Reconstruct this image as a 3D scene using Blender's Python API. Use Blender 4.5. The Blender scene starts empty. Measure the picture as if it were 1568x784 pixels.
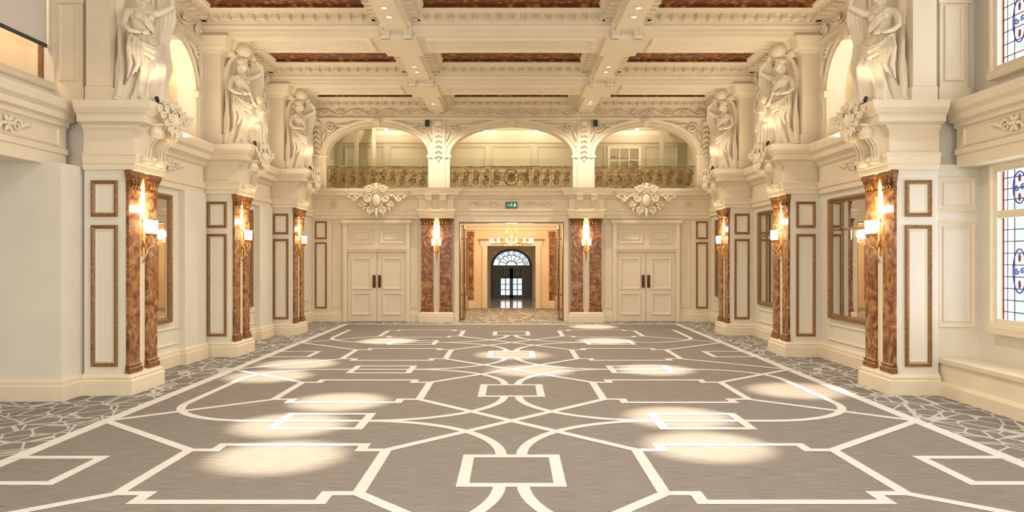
import bpy, math, random
from mathutils import Vector, Matrix
random.seed(4)
sc = bpy.context.scene
COL = sc.collection
pi = math.pi

# ------------------------------------------------------------------ materials
def mat(name, col, rough=0.6, metal=0.0, col2=None, nscale=6.0, bump=0.0, bscale=40.0, emis=None, estr=0.0, stretch=None, bdist=.01):
    m = bpy.data.materials.new(name); m.use_nodes = True
    nt = m.node_tree; b = nt.nodes['Principled BSDF']
    b.inputs['Base Color'].default_value = (*col, 1)
    b.inputs['Roughness'].default_value = rough
    b.inputs['Metallic'].default_value = metal
    tc = nt.nodes.new('ShaderNodeTexCoord')
    if col2 is not None:
        n = nt.nodes.new('ShaderNodeTexNoise'); n.inputs['Scale'].default_value = nscale
        n.inputs['Detail'].default_value = 6
        nt.links.new(tc.outputs['Object'], n.inputs['Vector'])
        r = nt.nodes.new('ShaderNodeValToRGB')
        r.color_ramp.elements[0].position = 0.35; r.color_ramp.elements[1].position = 0.65
        r.color_ramp.elements[0].color = (*col, 1); r.color_ramp.elements[1].color = (*col2, 1)
        nt.links.new(n.outputs['Fac'], r.inputs['Fac']); nt.links.new(r.outputs['Color'], b.inputs['Base Color'])
    if bump > 0:
        n2 = nt.nodes.new('ShaderNodeTexNoise'); n2.inputs['Scale'].default_value = bscale
        if stretch:
            mp = nt.nodes.new('ShaderNodeMapping'); mp.inputs['Scale'].default_value = stretch
            nt.links.new(tc.outputs['Object'], mp.inputs['Vector']); nt.links.new(mp.outputs['Vector'], n2.inputs['Vector'])
        else: nt.links.new(tc.outputs['Object'], n2.inputs['Vector'])
        bp = nt.nodes.new('ShaderNodeBump'); bp.inputs['Strength'].default_value = bump
        bp.inputs['Distance'].default_value = bdist
        nt.links.new(n2.outputs['Fac'], bp.inputs['Height']); nt.links.new(bp.outputs['Normal'], b.inputs['Normal'])
    if emis is not None:
        b.inputs['Emission Color'].default_value = (*emis, 1)
        b.inputs['Emission Strength'].default_value = estr
    return m

CREAM = mat('cream_paint', (0.77, 0.68, 0.52), 0.5, col2=(0.80, 0.71, 0.545), nscale=3)
WALLW = mat('wall_paint', (0.74, 0.70, 0.605), 0.6, col2=(0.77, 0.73, 0.635), nscale=2)
PLAST = mat('plaster_relief', (0.79, 0.70, 0.54), 0.55)
STAT = mat('statue_plaster', (0.79, 0.71, 0.56), 0.5, bump=.6, bscale=1.0, stretch=(26, 26, 4), bdist=.03)
GILT = mat('gilt_frame', (0.18, 0.092, 0.030), 0.35, 0.25, col2=(0.32, 0.17, 0.06), nscale=25)
GOLD = mat('antique_gold', (0.34, 0.155, 0.045), 0.35, 0.4, col2=(0.12, 0.045, 0.016), nscale=18, bump=0.6, bscale=35)
BRASS = mat('brass', (0.70, 0.42, 0.15), 0.25, 0.9)
IRON = mat('gilded_iron', (0.42, 0.24, 0.065), 0.4, 0.3, col2=(0.11, 0.055, 0.02), nscale=12)
DARK = mat('dark_frame', (0.015, 0.018, 0.022), 0.35)
LEAD = mat('lead_came', (0.05, 0.05, 0.06), 0.5)
BLACK = mat('black_plastic', (0.02, 0.02, 0.02), 0.4)
GREEN = mat('exit_green', (0.02, 0.22, 0.08), 0.4, emis=(0.05, 0.9, 0.3), estr=0.03)
WHITE = mat('sign_white', (0.8, 0.8, 0.8), 0.4, emis=(0.8, 1, 0.9), estr=0.4)
DOORW = mat('door_paint', (0.77, 0.69, 0.55), 0.42)
BRONZE = mat('bronze_plate', (0.13, 0.05, 0.02), 0.35, 0.6)
MIRR = mat('mirror_glass', (0.72, 0.70, 0.66), 0.02, 1.0)
SHADE = mat('lamp_shade', (0.9, 0.8, 0.6), 0.5, emis=(1.0, 0.76, 0.44), estr=2.4)
BULB = mat('lamp_bulb', (1, 1, 1), 0.5, emis=(1.0, 0.86, 0.62), estr=12.0)
WARMW = mat('lobby_paint', (0.80, 0.63, 0.40), 0.5)
SIDEW = mat('side_room_paint', (0.80, 0.70, 0.52), 0.5)
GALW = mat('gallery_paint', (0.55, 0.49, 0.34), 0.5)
BLIND = mat('blind_fabric', (0.76, 0.72, 0.64), 0.9, bump=0.2, bscale=200)
MARBF = mat('lobby_marble_floor', (0.62, 0.60, 0.58), 0.12, col2=(0.35, 0.34, 0.34), nscale=1.5)
BLUE = mat('blue_glass', (0.02, 0.05, 0.35), 0.2)
REDG = mat('red_glass', (0.35, 0.04, 0.04), 0.2)

def marble():
    m = bpy.data.materials.new('red_marble'); m.use_nodes = True
    nt = m.node_tree; b = nt.nodes['Principled BSDF']; L = nt.links
    tc = nt.nodes.new('ShaderNodeTexCoord')
    n = nt.nodes.new('ShaderNodeTexNoise'); n.inputs['Scale'].default_value = 3.8; n.inputs['Detail'].default_value = 12
    n.inputs['Distortion'].default_value = 2.0; L.new(tc.outputs['Object'], n.inputs['Vector'])
    r = nt.nodes.new('ShaderNodeValToRGB'); e = r.color_ramp.elements
    e[0].position = .30; e[0].color = (.08, .024, .009, 1); e[1].position = .74; e[1].color = (.54, .33, .16, 1)
    k = e.new(.43); k.color = (.19, .068, .024, 1); k = e.new(.53); k.color = (.30, .135, .05, 1); k = e.new(.60); k.color = (.40, .21, .09, 1)
    L.new(n.outputs['Fac'], r.inputs['Fac']); L.new(r.outputs['Color'], b.inputs['Base Color'])
    b.inputs['Roughness'].default_value = .25; b.inputs['Specular IOR Level'].default_value = .35
    return m
MARB = marble()

def ceilmat():
    m = bpy.data.materials.new('coffer_gilt_wood'); m.use_nodes = True
    nt = m.node_tree; b = nt.nodes['Principled BSDF']; L = nt.links
    tc = nt.nodes.new('ShaderNodeTexCoord')
    v = nt.nodes.new('ShaderNodeTexVoronoi'); v.inputs['Scale'].default_value = 7
    L.new(tc.outputs['Object'], v.inputs['Vector'])
    r = nt.nodes.new('ShaderNodeValToRGB'); e = r.color_ramp.elements
    e[0].position = .1; e[0].color = (.46, .21, .055, 1); e[1].position = .5; e[1].color = (.13, .036, .012, 1)
    L.new(v.outputs['Distance'], r.inputs['Fac']); L.new(r.outputs['Color'], b.inputs['Base Color'])
    bp = nt.nodes.new('ShaderNodeBump'); bp.inputs['Strength'].default_value = .8; bp.invert = True
    L.new(v.outputs['Distance'], bp.inputs['Height']); L.new(bp.outputs['Normal'], b.inputs['Normal'])
    b.inputs['Roughness'].default_value = .5; b.inputs['Specular IOR Level'].default_value = .25
    return m
COFF = ceilmat()

def glass(name, tint=(1, 1, 1), gl=0.08):
    m = bpy.data.materials.new(name); m.use_nodes = True
    nt = m.node_tree; nt.nodes.clear(); L = nt.links
    o = nt.nodes.new('ShaderNodeOutputMaterial'); mx = nt.nodes.new('ShaderNodeMixShader')
    t = nt.nodes.new('ShaderNodeBsdfTransparent'); t.inputs[0].default_value = (*tint, 1)
    g = nt.nodes.new('ShaderNodeBsdfGlossy'); g.inputs['Roughness'].default_value = .05
    mx.inputs[0].default_value = gl
    L.new(t.outputs[0], mx.inputs[1]); L.new(g.outputs[0], mx.inputs[2]); L.new(mx.outputs[0], o.inputs[0])
    return m
GLASS = glass('window_glass', (.95, .97, 1))
GGLASS = glass('rail_glass', (.955, .985, .96), .06)

def carpetmat(name, lines):
    m = bpy.data.materials.new(name); m.use_nodes = True
    nt = m.node_tree; b = nt.nodes['Principled BSDF']; L = nt.links
    N = nt.nodes.new
    geo = N('ShaderNodeNewGeometry')
    n = N('ShaderNodeTexNoise'); n.inputs['Scale'].default_value = 90; n.inputs['Detail'].default_value = 4
    L.new(geo.outputs['Position'], n.inputs['Vector'])
    mp = N('ShaderNodeMapping'); mp.inputs['Scale'].default_value = (3, 60, 1)
    L.new(geo.outputs['Position'], mp.inputs['Vector'])
    n3 = N('ShaderNodeTexNoise'); n3.inputs['Scale'].default_value = 1.2; n3.inputs['Detail'].default_value = 3
    L.new(mp.outputs['Vector'], n3.inputs['Vector'])
    ad = N('ShaderNodeMath'); ad.operation = 'ADD'; L.new(n.outputs['Fac'], ad.inputs[0]); L.new(n3.outputs['Fac'], ad.inputs[1])
    hf = N('ShaderNodeMath'); hf.operation = 'MULTIPLY'; hf.inputs[1].default_value = .5; L.new(ad.outputs[0], hf.inputs[0])
    base = ((.145, .130, .118, 1), (.345, .318, .295, 1)); lite = ((.60, .595, .575, 1), (.78, .78, .76, 1))
    r = N('ShaderNodeValToRGB'); r.color_ramp.elements[0].position = .32; r.color_ramp.elements[1].position = .68
    c = lite if lines else base
    r.color_ramp.elements[0].color = c[0]; r.color_ramp.elements[1].color = c[1]
    L.new(hf.outputs[0], r.inputs['Fac'])
    out = r.outputs['Color']
    if not lines:
        s = N('ShaderNodeSeparateXYZ'); L.new(geo.outputs['Position'], s.inputs[0])
        ab = N('ShaderNodeMath'); ab.operation = 'ABSOLUTE'; L.new(s.outputs['X'], ab.inputs[0])
        gx = N('ShaderNodeMath'); gx.operation = 'GREATER_THAN'; gx.inputs[1].default_value = 4.85; L.new(ab.outputs[0], gx.inputs[0])
        gy = N('ShaderNodeMath'); gy.operation = 'GREATER_THAN'; gy.inputs[1].default_value = 22.0; L.new(s.outputs['Y'], gy.inputs[0])
        zn = N('ShaderNodeMath'); zn.operation = 'MAXIMUM'; L.new(gx.outputs[0], zn.inputs[0]); L.new(gy.outputs[0], zn.inputs[1])
        m2 = N('ShaderNodeMapping'); m2.inputs['Scale'].default_value = (1.15, .8, 0)
        L.new(geo.outputs['Position'], m2.inputs['Vector'])
        masks = []
        for scl, th in ((3.1, .040), (1.5, .020)):
            v = N('ShaderNodeTexVoronoi'); v.feature = 'DISTANCE_TO_EDGE'; v.inputs['Scale'].default_value = scl
            L.new(m2.outputs['Vector'], v.inputs['Vector'])
            lt = N('ShaderNodeMath'); lt.operation = 'LESS_THAN'; lt.inputs[1].default_value = th; L.new(v.outputs['Distance'], lt.inputs[0])
            masks.append(lt)
        mm = N('ShaderNodeMath'); mm.operation = 'MAXIMUM'; L.new(masks[0].outputs[0], mm.inputs[0]); L.new(masks[1].outputs[0], mm.inputs[1])
        mk = N('ShaderNodeMath'); mk.operation = 'MULTIPLY'; L.new(mm.outputs[0], mk.inputs[0]); L.new(zn.outputs[0], mk.inputs[1])
        md = N('ShaderNodeMixRGB'); md.inputs[2].default_value = (.20, .187, .177, 1)
        q = N('ShaderNodeMath'); q.operation = 'MULTIPLY'; q.inputs[1].default_value = .6; L.new(zn.outputs[0], q.inputs[0])
        L.new(q.outputs[0], md.inputs[0]); L.new(out, md.inputs[1])
        mx = N('ShaderNodeMixRGB'); mx.inputs[2].default_value = (.54, .525, .50, 1)
        L.new(mk.outputs[0], mx.inputs[0]); L.new(md.outputs[0], mx.inputs[1]); out = mx.outputs[0]
    L.new(out, b.inputs['Base Color']); b.inputs['Roughness'].default_value = .95
    b.inputs['Specular IOR Level'].default_value = .1
    bp = N('ShaderNodeBump'); bp.inputs['Strength'].default_value = .3; bp.inputs['Distance'].default_value = .01
    L.new(n.outputs['Fac'], bp.inputs['Height']); L.new(bp.outputs['Normal'], b.inputs['Normal'])
    return m
CARP = carpetmat('carpet_field', False); CLINE = carpetmat('carpet_line', True)

# ------------------------------------------------------------------ mesh builder
def planeM(o, u, v):
    u = Vector(u); v = Vector(v); n = u.cross(v)
    M = Matrix.Identity(4)
    for i in range(3):
        M[i][0] = u[i]; M[i][1] = v[i]; M[i][2] = n[i]; M[i][3] = o[i]
    return M
MIR = Matrix.Diagonal((-1, 1, 1, 1))

class MB:
    def __init__(s, G=None):
        s.vs = []; s.fs = []; s.mi = []; s.sm = []; s.mats = []; s.G = G or Matrix.Identity(4); s.L = Matrix.Identity(4); s.upd()
    def upd(s):
        s.M = s.G @ s.L; s.flip = s.M.to_3x3().determinant() < 0
    def at(s, L=None):
        s.L = L or Matrix.Identity(4); s.upd(); return s
    def m(s, mt):
        if mt not in s.mats: s.mats.append(mt)
        return s.mats.index(mt)
    def add(s, pts, faces, mt, smooth=False):
        b = len(s.vs); k = s.m(mt)
        for p in pts: s.vs.append(s.M @ Vector(p))
        for f in faces:
            f = [b + i for i in f]
            if s.flip: f.reverse()
            s.fs.append(f); s.mi.append(k); s.sm.append(smooth)
    def hexa(s, p, mt):
        s.add(p, [(0, 3, 2, 1), (4, 5, 6, 7), (0, 1, 5, 4), (1, 2, 6, 5), (2, 3, 7, 6), (3, 0, 4, 7)], mt)
    def box(s, x0, x1, y0, y1, z0, z1, mt):
        s.hexa([(x0, y0, z0), (x1, y0, z0), (x1, y1, z0), (x0, y1, z0), (x0, y0, z1), (x1, y0, z1), (x1, y1, z1), (x0, y1, z1)], mt)
    def loft(s, rings, mt, smooth=True, cap=True, closed=True):
        n = len(rings[0]); pts = [p for r in rings for p in r]; fs = []
        for i in range(len(rings) - 1):
            for j in range(n if closed else n - 1):
                a = i * n + j; b = i * n + (j + 1) % n
                fs.append((a, b, b + n, a + n))
        if cap:
            fs.append(tuple(reversed(range(n)))); k = (len(rings) - 1) * n; fs.append(tuple(k + i for i in range(n)))
        s.add(pts, fs, mt, smooth)
    def tube(s, path, r, mt, seg=8, smooth=True, flat=1.0):
        path = [Vector(p) for p in path]; n = len(path)
        if not isinstance(r, (list, tuple)): r = [r] * n
        rings = []; up = None
        for i in range(n):
            t = (path[min(i + 1, n - 1)] - path[max(i - 1, 0)])
            if t.length < 1e-9: t = Vector((0, 0, 1))
            t.normalize()
            if up is None:
                up = Vector((0, 0, 1)) if abs(t.z) < .9 else Vector((1, 0, 0))
            a = up - t * up.dot(t)
            if a.length < 1e-6: a = t.orthogonal()
            a.normalize(); up = a; c = t.cross(a)
            rings.append([path[i] + (a * math.cos(2 * pi * k / seg) * flat + c * math.sin(2 * pi * k / seg)) * r[i] for k in range(seg)])
        s.loft(rings, mt, smooth)
    def ell(s, c, R, mt, nu=12, nv=8, rot=None):
        rings = []
        for j in range(nv + 1):
            ph = -pi / 2 + pi * j / nv; cr = max(math.cos(ph), .02)
            ring = []
            for i in range(nu):
                q = Vector((R[0] * cr * math.cos(2 * pi * i / nu), R[1] * cr * math.sin(2 * pi * i / nu), R[2] * math.sin(ph)))
                if rot: q = rot @ q
                ring.append(q + Vector(c))
            rings.append(ring)
        s.loft(rings, mt)
    def lathe(s, prof, c, mt, seg=16, smooth=True):
        rings = [[(c[0] + r * math.cos(2 * pi * i / seg), c[1] + r * math.sin(2 * pi * i / seg), c[2] + z) for i in range(seg)] for r, z in prof]
        s.loft(rings, mt, smooth)
    def mold(s, x0, x1, y0, y1, prof, mt, sides=(1, 1, 1, 1)):
        rings = []
        for z, o in prof:
            a, b, c, d = x0 - o * sides[0], x1 + o * sides[1], y0 - o * sides[2], y1 + o * sides[3]
            rings.append([(a, c, z), (b, c, z), (b, d, z), (a, d, z)])
        s.loft(rings, mt, False)
    def frame(s, x0, x1, y0, y1, w, d, mt, z=0):
        prof = [(0, 0), (0, d * .7), (w * .2, d), (w * .45, d), (w * .6, d * .6), (w, d * .35), (w, 0)]
        rings = []
        for o, h in prof:
            rings.append([(x0 + o, y0 + o, z + h), (x1 - o, y0 + o, z + h), (x1 - o, y1 - o, z + h), (x0 + o, y1 - o, z + h)])
        s.loft(rings, mt, False, cap=False)
    def band(s, uc, hw, sill, spring, rise, w, d, mt, n=28, z=0):
        sec = [(0, 0), (0, d), (w * .3, d), (w * .35, d * .7), (w * .7, d * .7), (w * .8, d * 1.25), (w, d * 1.25), (w, 0)]
        rings = []
        if sill < spring: rings.append([(uc - hw - o, sill, z + h) for o, h in sec])
        for i in range(n + 1):
            a = pi - pi * i / n
            rings.append([(uc + (hw + o) * math.cos(a), spring + (rise + o) * math.sin(a), z + h) for o, h in sec])
        if sill < spring: rings.append([(uc + hw + o, sill, z + h) for o, h in sec])
        s.loft(rings, mt, False)
    def wall(s, u0, u1, v0, v1, t, ops, mt):
        cur = u0
        for uc, hw, sill, spring, rise in sorted(ops):
            if uc - hw > cur: s.box(cur, uc - hw, v0, v1, -t, 0, mt)
            if sill > v0: s.box(uc - hw, uc + hw, v0, sill, -t, 0, mt)
            N = 28 if rise > 0 else 1
            for i in range(N):
                a = uc - hw + 2 * hw * i / N; b = uc - hw + 2 * hw * (i + 1) / N
                if N > 1:
                    a = uc - hw * math.cos(pi * i / N); b = uc - hw * math.cos(pi * (i + 1) / N)
                f = lambda u: spring + rise * math.sqrt(max(0, 1 - ((u - uc) / hw) ** 2))
                za, zb = f(a), f(b)
                s.hexa([(a, za, -t), (b, zb, -t), (b, v1, -t), (a, v1, -t), (a, za, 0), (b, zb, 0), (b, v1, 0), (a, v1, 0)], mt)
            cur = uc + hw
        if cur < u1: s.box(cur, u1, v0, v1, -t, 0, mt)
    def mesh(s, name, org):
        me = bpy.data.meshes.new(name)
        me.from_pydata([tuple(v - org) for v in s.vs], [], s.fs)
        for mt in s.mats: me.materials.append(mt)
        me.polygons.foreach_set('material_index', s.mi); me.polygons.foreach_set('use_smooth', s.sm)
        me.update(); return me
    def build(s, name, org=None, parent=None):
        if org is None:
            xs = [v.x for v in s.vs]; ys = [v.y for v in s.vs]; zs = [v.z for v in s.vs]
            org = Vector(((min(xs) + max(xs)) / 2, (min(ys) + max(ys)) / 2, min(zs)))
        org = Vector(org)
        o = bpy.data.objects.new(name, s.mesh(name, org)); o.location = org; COL.objects.link(o)
        if parent: o.parent = parent; o.location = org - parent.location
        return o
def dup(o, dx=0, dy=0, dz=0):
    c = o.copy(); c.location = o.location + Vector((dx, dy, dz)); COL.objects.link(c); return c

# ornaments (in local plane: x right, y up, z out)
def scroll(b, cx, cy, r0, a0, turns, dr, t0, t1, mt, z=0.02, n=22, rmin=.18, bulge=.0, seg=6):
    pts = []; rad = []
    for i in range(n + 1):
        t = i / n; r = r0 * (1 - (1 - rmin) * t); a = a0 + dr * turns * 2 * pi * t
        pts.append((cx + r * math.cos(a), cy + r * math.sin(a), z + bulge * t)); rad.append(t0 + (t1 - t0) * t)
    b.tube(pts, rad, mt, seg)
    b.ell(pts[-1], (t1 * 1.6,) * 3, mt, 6, 4)
def leaf(b, p0, p1, w, mt, curl=0.2, z=.02, out=.03, seg=6):
    p0 = Vector((*p0, z)); p1 = Vector((*p1, z)); d = p1 - p0; nrm = Vector((-d.y, d.x, 0))
    pts = []; rad = []
    for i in range(7):
        t = i / 6; pts.append(p0 + d * t + nrm * curl * math.sin(pi * t) + Vector((0, 0, out * math.sin(pi * t * .9))))
        rad.append(w * (.25 + math.sin(pi * min(1, t * .95 + .05)) ** .8 * .75) * (1 if t < .95 else .3))
    b.tube(pts, rad, mt, seg)
def rosette(b, cx, cy, r, mt, n=6, z=.02):
    for i in range(n):
        a = 2 * pi * i / n
        leaf(b, (cx + .2 * r * math.cos(a), cy + .2 * r * math.sin(a)), (cx + r * math.cos(a), cy + r * math.sin(a)), r * .24, mt, 0.05, z, r * .15)
    b.ell((cx, cy, z + r * .15), (r * .25, r * .25, r * .2), mt, 8, 5)
def vine(b, u0, u1, vc, h, mt, unit=.62):
    n = max(1, round((u1 - u0) / unit)); unit = (u1 - u0) / n; A = h * .30
    pts = [(u0 + (u1 - u0) * i / (n * 12), vc + A * math.sin(pi * i / 12), .035) for i in range(n * 12 + 1)]
    b.tube(pts, h * .07, mt, 5)
    for k in range(n):
        s = 1 if k % 2 == 0 else -1; c = u0 + (k + .5) * unit
        scroll(b, c, vc - s * A * .25, h * .33, s * pi * .6, 1.4, -s, h * .10, h * .07, mt, z=.045, n=16, seg=5)
        for a, l in ((0.3, .42), (-.35, .40), (1.1, .3), (2.6, .36)):
            a *= s; x0 = c + h * .25 * math.cos(a); y0 = vc + h * .25 * math.sin(a)
            leaf(b, (x0, y0), (x0 + h * l * math.cos(a * 1.6), y0 + h * l * .7 * math.sin(a * 1.6)), h * .10, mt, .25 * s, z=.035, seg=5)
def cartouche(b, cx, cy, s, mt, zs=1.5):
    Z = s * zs
    b.ell((cx, cy, .05 * Z), (.15 * s, .22 * s, .09 * Z), mt, 18, 12)
    b.tube([(cx + .20 * s * math.cos(a * pi / 14), cy + .28 * s * math.sin(a * pi / 14), .06 * Z) for a in range(29)], .032 * s, mt, 6)
    for q in (-1, 1):
        A = (pi if q > 0 else 0)
        scroll(b, cx + q * .22 * s, cy + .36 * s, .13 * s, A, 1.5, -q, .046 * s, .024 * s, mt, z=.09 * Z)
        scroll(b, cx + q * .30 * s, cy + .06 * s, .12 * s, A, 1.5, q, .044 * s, .022 * s, mt, z=.07 * Z)
        scroll(b, cx + q * .22 * s, cy - .30 * s, .12 * s, A, 1.5, q, .044 * s, .022 * s, mt, z=.07 * Z)
        pts = [(cx + q * (.36 + .085 * t) * s, cy + (.10 + .09 * math.sin(t * 1.05)) * s, .04 * Z) for t in range(9)]
        b.tube(pts, [(.042 - .0035 * t) * s for t in range(9)], mt, 6)
        scroll(b, cx + q * .52 * s, cy + .26 * s, .12 * s, -pi / 2, 1.4, -q, .038 * s, .02 * s, mt, z=.05 * Z)
        scroll(b, cx + q * .74 * s, cy + .04 * s, .10 * s, pi / 2, 1.4, q, .034 * s, .018 * s, mt, z=.045 * Z)
        scroll(b, cx + q * .98 * s, cy + .20 * s, .08 * s, -pi / 2, 1.3, -q, .028 * s, .015 * s, mt, z=.04 * Z)
        scroll(b, cx + q * .50 * s, cy - .13 * s, .10 * s, pi / 2, 1.4, q, .034 * s, .018 * s, mt, z=.045 * Z)
        for x0, y0, x1, y1, w in ((.36, .30, .42, .46, .035), (.62, .32, .74, .36, .032), (.56, .08, .66, -.06, .03), (.34, -.22, .42, -.40, .035), (.82, .1, .92, .02, .026), (.28, -.12, .40, -.24, .035), (.12, .44, .16, .56, .032), (.14, -.40, .22, -.54, .03)):
            leaf(b, (cx + q * x0 * s, cy + y0 * s), (cx + q * x1 * s, cy + y1 * s), w * s, mt, .3 * q, .03 * Z, .05 * Z)
    b.ell((cx, cy + .42 * s, .08 * Z), (.09 * s, .10 * s, .06 * Z), mt, 10, 7)
    for a in (-.5, 0, .5): leaf(b, (cx, cy + .44 * s), (cx + .12 * s * math.sin(a), cy + (.44 + .15 * math.cos(a)) * s), .035 * s, mt, 0.02, .07 * Z, .04 * Z)
    leaf(b, (cx, cy - .26 * s), (cx, cy - .60 * s), .055 * s, mt, 0, .05 * Z, .05 * Z)
def console(b, cx, y0, y1, w, d, mt):
    h = y1 - y0; prof = []
    for i in range(19):
        t = i / 18; prof.append((d * (.22 + .78 * t ** 1.6) + .05 * d * math.sin(2 * pi * t * 1.5), y0 + h * t))
    ring = lambda x: [(x, y0, 0)] + [(x, y, z) for z, y in prof] + [(x, y1, 0)]
    b.loft([ring(cx - w / 2), ring(cx + w / 2)], mt, False)
    for q, (zz, yy, r) in enumerate(((d * .78, y1 - d * .30, d * .27), (d * .26, y0 + d * .16, d * .17))):
        b.tube([(cx - w * .58, yy, zz), (cx + w * .58, yy, zz)], r, mt, 14)
    b.box(cx - w * .6, cx + w * .6, y1, y1 + .03, 0, d * 1.15, mt)
    for k in (-.25, .25):
        b.tube([(cx + k * w, yy, zz + .012) for zz, yy in prof], .018, mt, 5)

# ------------------------------------------------------------------ key dims
XW = 6.1; YB = 23.0; ZC = 6.79; LED = 4.15
PY = [10.65, 14.75, 18.85]; BAYS = [13.55, 17.6, 21.7]

# ------------------------------------------------------------------ floor & carpet
b = MB(); b.box(-9, 9, -3.5, 29.0, -.2, -.012, MARBF); b.box(-2, 2, 29.0, 36.6, -.2, 0, MARBF); b.build('floor')
b = MB(); b.box(-6.1, 6.1, -3, 23.0, -.012, 0, CARP); b.box(-8.1, -6.1, -3, 10.9, -.012, 0, CARP); b.box(-2.4, 2.4, 23.0, 28.95, -.012, 0, CARP)
zc = [0.0012]
def strip(pts, w=.105, closed=False):
    zc[0] += .00006; z = zc[0]
    P = [Vector((p[0], p[1])) for p in pts]; n = len(P); Lp = []; Rp = []
    for i in range(n):
        if closed: a, c = P[i - 1], P[(i + 1) % n]
        else: a, c = P[max(i - 1, 0)], P[min(i + 1, n - 1)]
        d1 = (P[i] - a); d2 = (c - P[i])
        if d1.length < 1e-6: d1 = d2
        if d2.length < 1e-6: d2 = d1
        d1.normalize(); d2.normalize(); n1 = Vector((-d1.y, d1.x)); n2 = Vector((-d2.y, d2.x)); mm = (n1 + n2)
        if mm.length < 1e-4: mm = n1
        mm.normalize(); k = w / 2 / max(.35, mm.dot(n1)); Lp.append(P[i] + mm * k); Rp.append(P[i] - mm * k)
    vs = [(p.x, p.y, z) for p in Lp] + [(p.x, p.y, z) for p in Rp]; fs = []
    for i in range(n if closed else n - 1):
        j = (i + 1) % n; fs.append((n + i, n + j, j, i))
    b.add(vs, fs, CLINE)
def arc(cx, cy, rx, ry, a0, a1, n=16):
    return [(cx + rx * math.cos(a0 + (a1 - a0) * i / n), cy + ry * math.sin(a0 + (a1 - a0) * i / n)) for i in range(n + 1)]
strip([(-4.85, -3), (-4.85, 22.0), (4.85, 22.0), (4.85, -3)], .16)
P = 4.12; rows = [6.93 + P * k for k in range(-2, 4)]
for k, cy in enumerate(rows):
    strip([(-.42, cy - .47), (.42, cy - .47), (.42, cy + .47), (-.42, cy + .47)], .11, True)
    arcrow = (k % 2 == 1)
    for s in (-1, 1):
        c = 2.27
        x1, x2, x3, x4 = c - 1.0, c - .74, c + .74, c + 1.0; h1, h2 = .70, .92
        pts = [(x1, cy - h1), (x2, cy - h1), (x2, cy - h2), (x3, cy - h2), (x3, cy - h1), (x4, cy - h1), (x4, cy + h1), (x3, cy + h1), (x3, cy + h2), (x2, cy + h2), (x2, cy + h1), (x1, cy + h1)]
        strip([(s * x, y) for x, y in pts], .11, True)
        if arcrow: strip([(s * 4.35, cy - P / 2 + 1.1), (s * 4.35, cy + P / 2 - 1.1)], .11)
        else: strip([(s * 4.85, cy - .42), (s * 4.0, cy - .42), (s * 4.0, cy + .42), (s * 4.85, cy + .42)], .11)
        ym = cy + P / 2
        if cy < 19:
            strip([(s * x4, cy + h1), (s * 4.85, ym), (s * x4, cy + P - h1)], .11)
            strip([(s * x1, cy + h1), (-s * x1, cy + P - h1)], .11)
            up = (k % 2 == 0)
            strip([(s * x, y) for x, y in arc(1.75, cy + .47, 1.65, P / 2 - .47, pi, pi / 2)] + ([(s * 3.1, ym)] + [(s * x, y) for x, y in arc(3.1, ym + 1.1, 1.25, 1.1, -pi / 2, 0)][1:] if up else []), .11)
            strip([(s * x, y) for x, y in arc(1.75, cy + P - .47, 1.65, P / 2 - .47, pi, 1.5 * pi)] + ([(s * 3.1, ym)] + [(s * x, y) for x, y in arc(3.1, ym - 1.1, 1.25, 1.1, pi / 2, 0)][1:] if not up else []), .11)
            strip([(s * 1.75, ym - .4), (s * 2.75, ym - .4), (s * 2.75, ym + .4), (s * 1.75, ym + .4)], .11, True)
b.build('carpet')

# ------------------------------------------------------------------ ceiling & beams
b = MB(); b.box(-8.4, 8.4, -3.5, 23.4, ZC, ZC + .2, COFF)
for i in range(26):
    y = -2.6 + i * 1.0
    b.box(-6, 6, y - .04, y + .04, ZC - .04, ZC, COFF)
ceil = b.build('ceiling')
CORN = [(6.52, 0), (6.52, .05), (6.60, .05), (6.62, .10), (6.66, .10), (6.68, .26), (6.72, .28), (6.75, .33), (6.79, .36)]
def modill(b, xa, xb, yy, s, n):
    for i in range(n):
        x = xa + (xb - xa) * i / (n - 1)
        a, c = sorted((yy + s * .05, yy + s * .25))
        b.box(x - .055, x + .055, a, c, 6.575, 6.685, CREAM)
def beam_y(y0, y1):
    b = MB()
    b.mold(-XW, XW, y0, y1, [(6.30, 0), (6.36, 0), (6.37, .03), (6.44, .03), (6.46, .055), (6.49, .065)] + CORN[1:], CREAM, (0, 0, 1, 1))
    for s, yy in ((-1, y0), (1, y1)): modill(b, -XW + .1, XW - .1, yy, s, 52)
    b.at(planeM((0, 0, 6.30), (1, 0, 0), (0, -1, 0)))
    for xa, xb in ((-5.5, -2.8), (-1.7, 1.7), (2.8, 5.5)):
        b.frame(xa, xb, -y1 + .14, -y0 - .14, .12, .04, CREAM)
    b.at()
    for xc in (-2.25, 2.25):
        b.at(planeM((0, y0 - .0, 0), (1, 0, 0), (0, 0, 1)))
        for dx in (-.22, .22): console(b, xc + dx, 6.24, 6.58, .16, .26, CREAM)
        b.at()
        b.box(xc - .38, xc + .38, y0 - .03, y1 + .03, 6.24, 6.32, CREAM)
    return b.build('trim_ceiling_beam')
for y in PY + [6.5, 2.4]: beam_y(y, y + 1.2)
for xc in (-2.25, 2.25):
    b = MB()
    b.mold(xc - .22, xc + .22, -3, 22.9, [(6.38, 0), (6.43, 0), (6.44, .02), (6.50, .03)] + CORN[1:], CREAM, (1, 1, 0, 0))
    for i in range(107):
        y = -2.9 + i * .24
        for s in (-1, 1):
            a, c = sorted((xc + s * .27, xc + s * .47)); b.box(a, c, y - .055, y + .055, 6.575, 6.685, CREAM)
    b.build('trim_ceiling_rib')
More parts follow.
